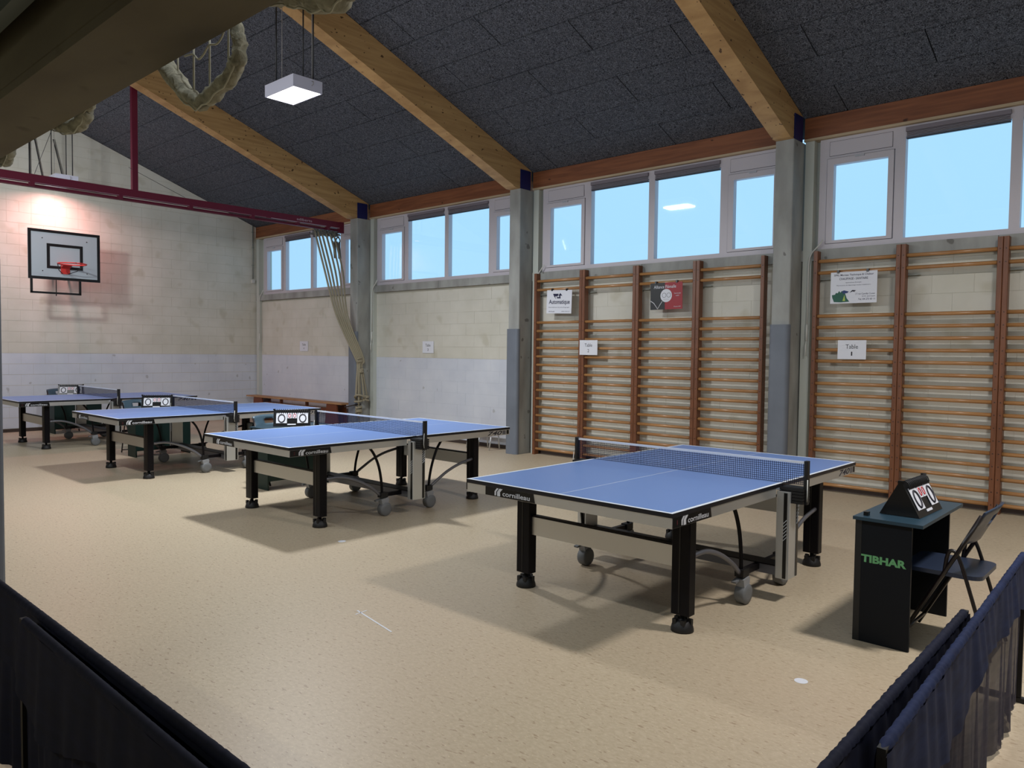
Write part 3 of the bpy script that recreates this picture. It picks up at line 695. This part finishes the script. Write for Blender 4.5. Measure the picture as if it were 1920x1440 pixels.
# ------------------------------------------------------------------ table tennis tables (local origin: near left corner on the floor)
LX, LY = 1.525, 2.74
def make_table(x, y, rot, label, digit):
    t = thing('table_tennis_table', label, 'table', (x, y, 0), rot, 'blue table tennis tables in a row')
    for k, (a, b) in enumerate(((0, LY/2-.002), (LY/2+.002, LY))):
        top = MB().box(0, a, .736, LX, b, .759).build('tabletop', 'table_edge', t)
        MB().box(.001, a+.001, .759, LX-.001, b-.001, .7602).build('playing_surface', 'table_blue', top)
        l = MB()
        l.box(.0005, a, .7595, .0205, b, .7606).box(LX-.0205, a, .7595, LX-.0005, b, .7606)
        if k == 0: l.box(.0205, .0005, .7595, LX-.0205, .0205, .7606)
        else: l.box(.0205, LY-.0205, .7595, LX-.0205, LY-.0005, .7606)
        l.box(LX/2-.0018, a+.02, .7595, LX/2+.0018, b-.001, .7605)
        l.build('white_line', 'line_white', top)
        ap = MB(); e = .004
        ya, yb = (e, LY/2-.09) if k == 0 else (LY/2+.09, LY-e)
        for xx in (e, LX-e-.022): ap.box(xx, ya, .678, xx+.022, yb, .736)
        yy = ya if k == 0 else yb-.022
        ap.box(e+.022, yy, .678, LX-e-.022, yy+.022, .736)
        ap.build('apron', 'apron_grey', t)
        # legs with feet
        for lx in (.105, 1.303):
            ly = .375 if k == 0 else LY-.375-.075
            lg = MB().bevel_box(lx, ly, .098, lx+.117, ly+.075, .735, .006).build('leg', 'leg_black', t)
            MB().box(lx+.05, ly-.002, .11, lx+.058, ly+.001, .66).build('leg_groove', 'black_gloss', lg)
            cx, cyy = lx+.058, ly+.0375
            MB().lathe([(.066, 0), (.066, .012), (.060, .035), (.046, .055), (.040, .062), (.016, .064), (.014, .10)], (cx, cyy, 0.0005), 18).build('foot', 'rubber_black', lg)
            fb = MB()
            for q in range(5):
                A = q*2*math.pi/5+.3; fb.box(cx+.045*math.cos(A)-.012, cyy+.045*math.sin(A)-.012, .04, cx+.045*math.cos(A)+.012, cyy+.045*math.sin(A)+.012, .073)
            fb.build('foot_lugs', 'rubber_black', lg, kind='stuff')
        cy_ = .40 if k == 0 else LY-.40-.03
        c = MB().box(.222, cy_, .363, 1.303, cy_+.03, .484).build('cross_panel', 'apron_grey', t)
        MB().box(.222, cy_-.002, .484, 1.303, cy_+.034, .497).build('cap_strip', 'leg_black', c)
    # maker's plates: end face and near side
    def plate(parent, loc, rz, num):
        p = MB().prism([(0, 0), (.412, 0), (.40, .054), (0, .054)], -.003, 0, 'y').build('logo_plate', 'black_gloss', parent)
        p.location = loc; p.rotation_euler = (0, 0, rz)
        e = MB(); e.prism([(.082, .006), (.094, .006), (.095, .030), (.116, .052), (.100, .052), (.082, .032)], -.0045, -.003, 'y')
        e.prism([(.104, .004), (.130, .004), (.128, .030), (.150, .052), (.124, .052), (.104, .030)], -.0045, -.003, 'y')
        e.build('emblem', 'text_silver', p)
        text('cornilleau', .225, .030, 'text_silver', p, (.262, -.0032, .024), bold=.012)
        if num: text(num, .016 if num != '1' else .007, .024, 'print_dim', p, (.04, -.0032, .027))
    plate(t, (.172, .004, .680), 0, None)
    plate(t, (LX-.004, .012, .680), math.pi/2, digit)
    g = inst('model_number', text_mesh('740', .225, .045, 'print_dark', .02, .3), t, (LX-.0035, LY-.235, .707), math.pi/2)
    MB().box(LX-.004, LY-.115, .686, LX-.0025, LY-.065, .728).build('grey_mark', 'tube_grey', t)
    b = MB().box(LX-.004, LY-.05, .686, LX-.002, LY-.015, .730).build('badge', 'black_gloss', t)
    MB().prism([(-.01, 0), (.01, 0), (.0, .02)], -.0026, -.002, 'y')
    # central uprights with black stripes
    for s in (0, 1):
        x0, x1 = (LX-.005, LX+.08) if s else (-.08, .005)
        u = MB().bevel_box(x0, LY/2-.08, .155, x1, LY/2+.075, .715, .005).build('upright', 'alu_grey', t)
        st = MB().box(x0+.05, LY/2-.083, .16, x0+.072, LY/2-.079, .71).box(x0+.012, LY/2+.074, .16, x0+.03, LY/2+.078, .71)
        xx = x1-.001 if s else x0-.003
        st.box(xx, LY/2+.035, .16, xx+.004, LY/2+.062, .71)
        st.build('black_stripe', 'black_gloss', u)
        d = MB()
        for q in range(6):
            z = .40+q*.022
            d.quad_box([(x0+.050, LY/2-.0845, z), (x0+.072, LY/2-.0845, z+.025), (x0+.072, LY/2-.083, z+.025), (x0+.050, LY/2-.083, z),
                        (x0+.050, LY/2-.0845, z+.005), (x0+.072, LY/2-.0845, z+.030), (x0+.072, LY/2-.083, z+.030), (x0+.050, LY/2-.083, z+.005)])
            if s: d.quad_box([(xx+.004, LY/2+.035, z+.1), (xx+.0055, LY/2+.035, z+.1), (xx+.0055, LY/2+.062, z+.125), (xx+.004, LY/2+.062, z+.125),
                        (xx+.004, LY/2+.035, z+.105), (xx+.0055, LY/2+.035, z+.105), (xx+.0055, LY/2+.062, z+.13), (xx+.004, LY/2+.062, z+.13)])
        d.build('slanted_marks', 'line_white', u)
        # black net clamp block + post
        nx0, nx1 = (LX+.004, LX+.155) if s else (-.155, -.004)
        cb = MB()
        for q in range(5): cb.box(nx0, LY/2-.055, .645+q*.020, nx1, LY/2+.055, .661+q*.020)
        cb.box(nx0+.01, LY/2-.045, .645, nx1-.01, LY/2+.045, .745)
        cb.build('clamp_block', 'rubber_black', t)
        px = LX+.1525 if s else -.1525
        MB().bevel_box(px-.010, LY/2-.022, .64, px+.014, LY/2+.022, .917, .004).build('net_post', 'rubber_black', t)
        MB().tube([(px+(.016 if s else -.016), LY/2-.02, .80), (px+(.02 if s else -.02), LY/2-.03, .70), (px+(.016 if s else -.016), LY/2-.02, .66)], .003, 5).build('tension_cord', 'pipe_white', t)
        # caster brackets, casters, curved arms
        bx = 1.39 if s else .135
        br = MB().box(bx-.018, 1.08, .185, bx+.018, 1.66, .222).build('bracket_beam', 'leg_black', t)
        for k, cyy in enumerate((1.10, 1.67)):
            MB().box(bx-.03, cyy-.045, .18, bx+.03, cyy+.035, .228).build('bracket_head', 'rubber_black', br)
            sg = -1 if k == 0 else 1
            wx, wy = bx+.005, cyy+sg*.0
            ca = MB().prism([(wy-.045, .165), (wy+.03, .178), (wy+.045, .16), (wy+.035, .085), (wy+.005, .05), (wy-.02, .07)], wx-.028, wx+.028, 'x')
            co = ca.build('caster', 'caster_grey', t)
            MB().lathe([(.030, -.036), (.060, -.034), (.066, -.026), (.066, .026), (.060, .034), (.030, .036)], (wx, wy+.012, .0665), 18, 'x').build('wheel', 'tyre_grey', co)
            MB().bar((wx-.015, wy-.02, .165), (wx-.02, wy-.085, .150), .035, .012).build('brake_pedal', 'tyre_grey', co)
            ax = bx+.0
            if k == 0: arc = [(ax, .93, .675), (ax, .99, .60), (ax, 1.045, .48), (ax, 1.075, .34), (ax, 1.085, .20)]
            else: arc = [(ax, 1.85, .675), (ax, 1.78, .58), (ax, 1.725, .45), (ax, 1.69, .32), (ax, 1.675, .20)]
            MB().tube(smooth(arc, 4), .013, 8).build('curved_arm', 'leg_black', t)
            if k == 0: arc = [(ax, .45, .425), (ax, .62, .425), (ax, .80, .37), (ax, .96, .285), (ax, 1.06, .205)]
            else: arc = [(ax, 2.29, .435), (ax, 2.10, .40), (ax, 1.93, .34), (ax, 1.80, .27), (ax, 1.69, .205)]
            MB().tube(smooth(arc, 4), .013, 8, flat=1.2).build('curved_brace', 'tube_grey', t)
    bb = MB().box(0.0, LY/2-.06, .165, LX, LY/2+.06, .225).build('base_beam', 'tube_grey', t)
    MB().box(0.01, LY/2-.066, .225, LX-.01, LY/2+.066, .232).build('beam_cap', 'leg_black', bb)
    # net
    nm = MB(); x0, x1 = -.145, LX+.145; r = .0014
    k = int((x1-x0)/.0135)
    for i in range(k+1):
        xx = x0+(x1-x0)*i/k; nm.box(xx-r, LY/2-.0008, .762, xx+r, LY/2+.0008, .900)
    for j in range(10):
        z = .764+j*.0138; nm.box(x0, LY/2-.0006, z-r, x1, LY/2+.0006, z+r)
    nm.build('net', 'net_thread', t, kind='stuff')
    MB().box(x0, LY/2-.004, .897, x1, LY/2+.004, .9125).build('net_tape', 'net_tape', t)
    return t
TX = [9.339, 5.667, 2.022, -1.802]
make_table(9.339, 2.265, 0, 'nearest blue table tennis table, right of centre, with net and curved arms', '1')
make_table(5.667, 2.270, 0, 'second blue table tennis table, in the middle, in front of a green desk', '2')
make_table(2.022, 2.256, 0, 'third blue table tennis table, left of the middle one', '3')
make_table(-1.802, 2.257, 0, 'farthest blue table tennis table beside the end wall', '4')
# ------------------------------------------------------------------ umpire desks, flip scoreboards, folding chairs
def make_desk(x, y, rot, label, green):
    # local: side panels span x 0..0.29, desk width along y 0..0.84; open side faces +x
    t = thing('umpire_desk', label, 'desk', (x, y, 0), rot)
    body = 'desk_green' if green else 'desk_black'
    MB().box(0, 0, .0005, .285, .018, .682).build('side_panel', body, t)
    MB().box(0, .782, .0005, .285, .80, .682).build('side_panel', body, t)
    MB().box(.0, .018, .10, .018, .782, .682).build('front_panel', body, t)
    MB().box(-.004, -.0015, .0005, .030, .0, .682).build('edge_post', 'desk_edge', t)
    MB().box(-.01, -.03, .682, .345, .83, .70).build('desktop', 'desk_top' , t)
    if green: MB().box(.018, .10, .30, .27, .782, .318).build('shelf', body, t)
    return t
d = make_desk(11.46, 3.23, 0, 'dark umpire desk with green lettering beside the nearest table', False)
text('TIBHAR', .232, .043, 'desk_letter', d, (.147, -.0006, .469), bold=.045)
MB().box(.03, .02, .7005, .055, .05, .722).build('cable_stub', 'black_gloss', d)
d = make_desk(5.12, 4.06, math.pi, 'dark green umpire desk under the far side of the middle table', True)
def green_front(d, txt=True):
    o = text('TIBHAR', .50, .085, 'desk_letter', d, (-.0006, .40, .56), -math.pi/2, bold=.035)
green_front(d)
d = make_desk(1.466, 4.065, math.pi, 'dark green umpire desk behind the third table', True); green_front(d)
d = make_desk(-2.62, 4.24, math.pi, 'dark green umpire desk with dim lettering behind the farthest table', True); green_front(d)
def make_scoreboard(x, y, z, rot, label):
    """front face looks along local -y"""
    t = thing('flip_scoreboard', label, 'scoreboard', (x, y, z), rot, 'flip scoreboards on the umpire desks')
    w, h, d = .205, .185, .105
    MB().prism([(-d, .001), (d, .001), (.008, h), (-.008, h)], -w, w, 'x').build('case', 'black_gloss', t)
    # panels lying on the slanted front
    a = math.atan2(h, d-.008); n = Vector((0, -math.sin(a), math.cos(a))); u = Vector((0, math.cos(a), math.sin(a)))
    def on(xx, s, off): # xx across, s up the slope
        return Vector((xx, -d, .001))+u*s+n*off
    def card(x0, x1, s0, s1, off, name, m, par):
        b = MB(); b.quad_box([on(x0, s0, off), on(x1, s0, off), on(x1, s0, off+.002)+Vector((0, 0, 0)), on(x0, s0, off+.002), on(x0, s1, off), on(x1, s1, off), on(x1, s1, off+.002), on(x0, s1, off+.002)])
        return b.build(name, m, par)
    def zero(cx, cs, rx, rs, off, r, m, par):
        MB().tube([on(cx+rx*math.cos(q*math.pi/10), cs+rs*math.sin(q*math.pi/10), off) for q in range(21)], r, 5, False).build('digit', m, par)
    for x0, x1 in ((-.175, -.055), (.060, .180)):
        c = card(x0, x1, .040, .168, .003, 'score_card', 'paper_white', t)
        zero((x0+x1)/2, .100, .036, .048, .006, .0065, 'print_dark', c)
    for x0, x1 in ((-.050, -.002), (.006, .054)):
        c = card(x0, x1, .100, .168, .003, 'set_card', 'paper_white', t)
        zero((x0+x1)/2, .132, .013, .022, .006, .003, 'print_red', c)
    card(-.05, .045, .018, .032, .001, 'maker_mark', 'paper_white', t)
    rg = MB()
    for q in range(15):
        xx = -.168+q*.024
        rg.tube([on(xx, .160, .005), on(xx, .175, .016), on(xx, .196, .018), on(xx, .214, .008), on(xx, .212, -.006)], .0038, 5)
    rg.build('binder_rings', 'rubber_black', t, kind='stuff')
    MB().box(-w-.006, -.012, h-.004, -w+.02, .012, h+.012).build('top_tab', 'black_gloss', t)
    MB().box(w-.02, -.012, h-.004, w+.006, .012, h+.012).build('top_tab', 'black_gloss', t)
    return t
sb = make_scoreboard(11.645, 3.585, .7005, math.radians(88), 'flip scoreboard on the dark desk beside the nearest table')
dup(sb, (5.0, 3.645, .7005), math.radians(56), 'flip scoreboard on the green desk behind the middle table')
dup(sb, (1.36, 3.62, .7005), math.radians(60), 'flip scoreboard on the green desk behind the third table')
dup(sb, (-2.74, 3.76, .7005), math.radians(64), 'flip scoreboard on the desk behind the farthest table')
def make_chair(x, y, rot, label, m):
    """faces local -x; seat 0.39 deep, 0.42 wide, origin on the floor under the seat centre"""
    t = thing('folding_chair', label, 'chair', (x, y, 0), rot, 'black folding chairs at the umpire desks')
    s = MB()
    pts = []
    def rr(x0, y0, x1, y1, r):
        out = []
        for cx, cy, a0 in ((x1-r, y1-r, 0), (x0+r, y1-r, 90), (x0+r, y0+r, 180), (x1-r, y0+r, 270)):
            for a in range(0, 91, 18): out.append((cx+r*math.cos(math.radians(a0+a)), cy+r*math.sin(math.radians(a0+a))))
        return out
    MB().prism(rr(-.195, -.21, .195, .21, .06), .420, .442, 'z').build('seat', m, t)
    for sy in (-.21, .21):
        MB().tube([(-.20, sy, .012), (.075, sy, .54), (.185, sy, .765)], .011, 8).build('front_leg', 'chair_tube', t)
        MB().tube(smooth([(.245, sy*.98, .012), (.13, sy*.98, .40), (.085, sy*.98, .53), (.06, sy*.98, .56), (.035, sy*.98, .54), (.02, sy*.98, .43)], 4), .010, 8).build('rear_leg', 'chair_tube', t)
    MB().tube([(-.17, -.21, .07), (-.17, .21, .07)], .009, 8).build('cross_bar', 'chair_tube', t)
    MB().tube([(.235, -.2, .05), (.235, .2, .05)], .009, 8).build('cross_bar', 'chair_tube', t)
    # curved back panel with a handle slot
    bk = MB()
    th = .010
    def P(u, v, o):
        yy = -.215+.43*u
        zz = .60+.205*v
        xx = .105+.10*v + .035*(math.cos((u-.5)*math.pi))-.01 + o
        if v > .5: zz -= .02*abs(u-.5)**2*4
        return (xx, yy, zz)
    nu, nv = 14, 8
    hole = lambda i, j: 5 <= i <= 8 and j in (4, 5)
    for o in (0, th):
        k = len(bk.v)
        for i in range(nu+1):
            for j in range(nv+1): bk.v.append(P(i/nu, j/nv, o))
        for i in range(nu):
            for j in range(nv):
                if hole(i, j): continue
                a = k+i*(nv+1)+j; q = (a, a+nv+1, a+nv+2, a+1)
                bk.smooth.add(len(bk.f)); bk.f.append(q if o else q[::-1])
    K = (nu+1)*(nv+1)
    def side(a, b): bk.f.append((a, b, b+K, a+K))
    for i in range(nu): side(i*(nv+1), (i+1)*(nv+1)); side((i+1)*(nv+1)+nv, i*(nv+1)+nv)
    for j in range(nv): side(j+1, j); side(nu*(nv+1)+j, nu*(nv+1)+j+1)
    for i in range(5, 9): side((i+1)*(nv+1)+4, i*(nv+1)+4); side(i*(nv+1)+6, (i+1)*(nv+1)+6)
    for j in (4, 5): side(5*(nv+1)+j, 5*(nv+1)+j+1); side(9*(nv+1)+j+1, 9*(nv+1)+j)
    bk.build('backrest', m, t)
    return t
make_chair(11.855, 3.56, 0, 'black folding chair tucked under the dark desk at the right', 'chair_plastic')
c2 = make_chair(4.72, 3.62, math.pi, 'grey folding chair behind the desk of the middle table', 'chair_grey')
dup(c2, (1.06, 3.52, 0), math.pi, 'grey folding chair behind the desk of the third table')
dup(c2, (-3.0, 3.70, 0), math.pi, 'grey folding chair between the farthest desk and the end wall')
# ------------------------------------------------------------------ basketball board
t = thing('basketball_board', 'white backboard with black borders and a red hoop on the end wall', 'basketball board', (-2.77, 3.695, 0))
MB().box(-.018, -.60, 2.81, 0, .60, 3.705).build('board', 'board_white', t)
b = MB(); T = .05
b.box(0, -.60, 2.81, .004, .60, 2.81+T).box(0, -.60, 3.705-T, .004, .60, 3.705).box(0, -.60, 2.81+T, .004, -.60+T, 3.705-T).box(0, .60-T, 2.81+T, .004, .60, 3.705-T)
b.build('outer_border', 'board_black', t)
b = MB(); y0, y1, z0, z1, T = -.30, .30, 3.012, 3.462, .05
b.box(0, y0, z0, .004, y1, z0+T).box(0, y0, z1-T, .004, y1, z1).box(0, y0, z0+T, .004, y0+T, z1-T).box(0, y1-T, z0+T, .004, y1, z1-T)
b.build('inner_rectangle', 'board_black', t)
for yy in (-.37, .37):
    for zz in (2.96, 3.55): MB().lathe([(.010, 0), (.010, .006)], (0, yy, zz), 8, 'x').build('bolt', 'bolt_dark', t)
h = MB().tube([(.375+.228*math.cos(a*math.pi/16), .228*math.sin(a*math.pi/16), 3.085) for a in range(33)], .012, 8).build('hoop', 'hoop_red', t)
MB().box(.0045, -.075, 2.925, .014, .075, 3.095).prism([(.014, 3.095), (.15, 3.085), (.15, 3.075), (.014, 3.03)], -.075, .075, 'y').build('hoop_bracket', 'hoop_red', t)
for sy in (-1, 1): MB().tube([(.30, sy*.215, 3.078), (.15, sy*.15, 2.98), (.012, sy*.05, 2.93)], .007, 6).build('hoop_brace', 'rod_dark', h)
b = MB()
b.bar((-.04, -.54, 2.87), (-.04, -.54, 2.57), .035, .035, (1, 0, 0)).bar((-.04, .26, 2.87), (-.04, .26, 2.57), .035, .035, (1, 0, 0)).bar((-.04, -.5575, 2.57), (-.04, .2775, 2.57), .035, .035)
b.bar((-.04, -.14, 2.83), (-.04, -.14, 2.52), .014, .014, (1, 0, 0))
b.build('lower_frame', 'board_black', t)
for yy in (.0, .26): MB().bar((-.03, yy, 2.95), (-.695, yy, 2.95), .035, .035).bar((-.03, yy, 3.5), (-.695, yy, 3.5), .035, .035).bar((-.05, yy, 2.97), (-.69, yy, 3.45), .025, .025).build('wall_bracket', 'board_black', t)
text('SPORTAFI', .26, .045, 'sticker_grey', t, (.001, -.40, 2.90), math.pi/2)
# ------------------------------------------------------------------ bench and low metal bench by the window wall
t = thing('gym_bench', 'long low wooden bench along the window wall near the corner', 'bench', (-1.5, 7.70, 0))
MB().box(-1.83, -.13, .515, 1.85, .13, .545).build('seat_plank', 'bench_wood', t)
for cx in (-1.35, 1.50):
    MB().prism([(cx-.24, .0005), (cx+.24, .0005), (cx+.17, .515), (cx-.17, .515)], -.115, -.085, 'y').build('end_leg', 'bench_dark', t)
    MB().prism([(cx-.24, .0005), (cx+.24, .0005), (cx+.17, .515), (cx-.17, .515)], .085, .115, 'y').build('end_leg', 'bench_dark', t)
MB().box(-1.30, -.015, .36, 1.45, .015, .42).build('lower_rail', 'bench_dark', t)
for cx in (-.55, .45): MB().box(cx-.02, -.03, .42, cx+.02, .03, .515).build('spacer_block', 'bench_dark', t)
t = thing('low_bench', 'low bench with silver tube legs behind the far end of the middle table', 'bench', (4.12, 7.72, 0))
MB().box(-.35, -.13, .27, .30, .13, .29).build('seat', 'bench_wood', t)
for cx in (-.28, -.02, .24):
    for q in (-1, 1): MB().tube([(cx, q*.12, .006), (cx+.01, q*.08, .27)], .011, 8).build('leg', 'alu_grey', t)
# ------------------------------------------------------------------ floor marks
for (x, y, lab) in ((11.47, 2.476, 'round white sticker on the floor near the barriers'), (7.61, 2.51, 'round white sticker on the floor before the middle table')):
    tag(MB().lathe([(.032, .0004), (.032, .0014)], (x, y, 0), 18).build('floor_sticker', 'paper_white'), lab, 'sticker')
k = MB().bar((9.10, 1.58, .0010), (9.53, 1.50, .0010), .010, .0008).bar((9.14, 1.62, .0010), (9.15, 1.53, .0010), .008, .0008)
tag(k.build('tape_mark', 'paper_white'), 'thin pale tape mark on the open floor', 'tape')
# ------------------------------------------------------------------ blue fabric barriers
def barrier(name, a, b, h, label, side, seed, mats=('barrier_navy', 'barrier_sheer'), flap=.22, gather=1.0):
    """a,b floor points of the two posts; side=+1/-1 which way the sheer lining lies"""
    a = Vector((a[0], a[1], 0)); b = Vector((b[0], b[1], 0)); L = (b-a).length; d = (b-a)/L
    t = thing(name, label, 'barrier', ((a+b)/2)[:], math.atan2(d.y, d.x))
    rr = random.Random(seed); H = L/2
    ph = [rr.uniform(0, 6.28) for _ in range(8)]
    f = MB()
    for x in (-H+.012, H-.012): f.bar((x, 0, .02), (x, 0, h-.03), .022, .022, (0, 1, 0)); f.bar((x, -.17, .012), (x, .17, .012), .03, .02)
    f.bar((-H, 0, h-.022), (H, 0, h-.022), .02, .02)
    f.build('frame', 'rubber_black', t)
    def wob(x, v):
        return (.010*math.sin(x*9+ph[0])+.008*math.sin(x*23+ph[1])+.004*math.sin(x*51+ph[2]))*(.15+v)
    nu = int(L*90)
    # sleeve round the top rail, gathered
    def sl(u, v):
        x = -H+L*u; A = v*2*math.pi
        g = .0011*math.sin(x*190+ph[3]+3*math.sin(x*13+ph[4]))+.0008*math.sin(x*97+ph[5]+A)+.0007*math.sin(x*330+2*A)
        e = min(1, max(.45, min(u, 1-u)*L/.03))
        r = .0145*e+g*gather
        return (x, r*math.cos(A), h-.020+r*1.15*math.sin(A))
    MB().grid(sl, nu, 12).build('top_sleeve', mats[0], t, label='gathered navy sleeve on the top rail')
    def flp(s):
        def fn(u, v):
            x = -H+L*u; low = flap*(1+.22*math.sin(x*3.1+ph[6])+.12*math.sin(x*7.7+ph[7]))
            z = h-.022-v*low
            y = s*(.013+.003*math.sin(x*60+ph[2])*(1-v)*gather + .012*v) + wob(x, v*.6)
            return (x, y, z)
        return fn
    MB().grid(flp(side), nu//2, 6).build('cover_flap', mats[0], t)
    MB().grid(flp(-side), nu//2, 6).build('cover_flap', mats[0], t)
    def sheet_(u, v):
        x = -H+L*u; z = h-.03-v*(h-.05)
        x2 = x+ .02*math.sin(x*5+ph[3])*v
        return (x2, wob(x, v)+.009*math.sin(x*70+ph[1]+v*1.5)*(.2+v*.5), z)
    MB().grid(sheet_, nu//2, 10).build('cloth', mats[1], t)
    return t
barrier('fabric_barrier', (9.28, -.385), (11.61, -.400), .705, 'navy fabric barrier at the bottom left, the row nearer the tables', 1, 1, ('barrier_shaded', 'barrier_shaded'), gather=.35)
barrier('fabric_barrier', (10.03, -.440), (12.36, -.478), .705, 'navy fabric barrier at the bottom left, the row nearer the camera', -1, 2, ('barrier_shaded', 'barrier_shaded'), gather=.25)
barrier('fabric_barrier', (12.282, 1.87), (12.325, -.42), .705, 'navy fabric barrier at the bottom right, the one nearer the floor sticker', 1, 3, ('barrier_shaded', 'barrier_shaded'))
barrier('fabric_barrier', (12.287, 2.97), (12.373, .64), .705, 'navy fabric barrier at the right edge with sheer lower cloth', 1, 4, ('barrier_navy', 'barrier_sheer'), flap=.2)
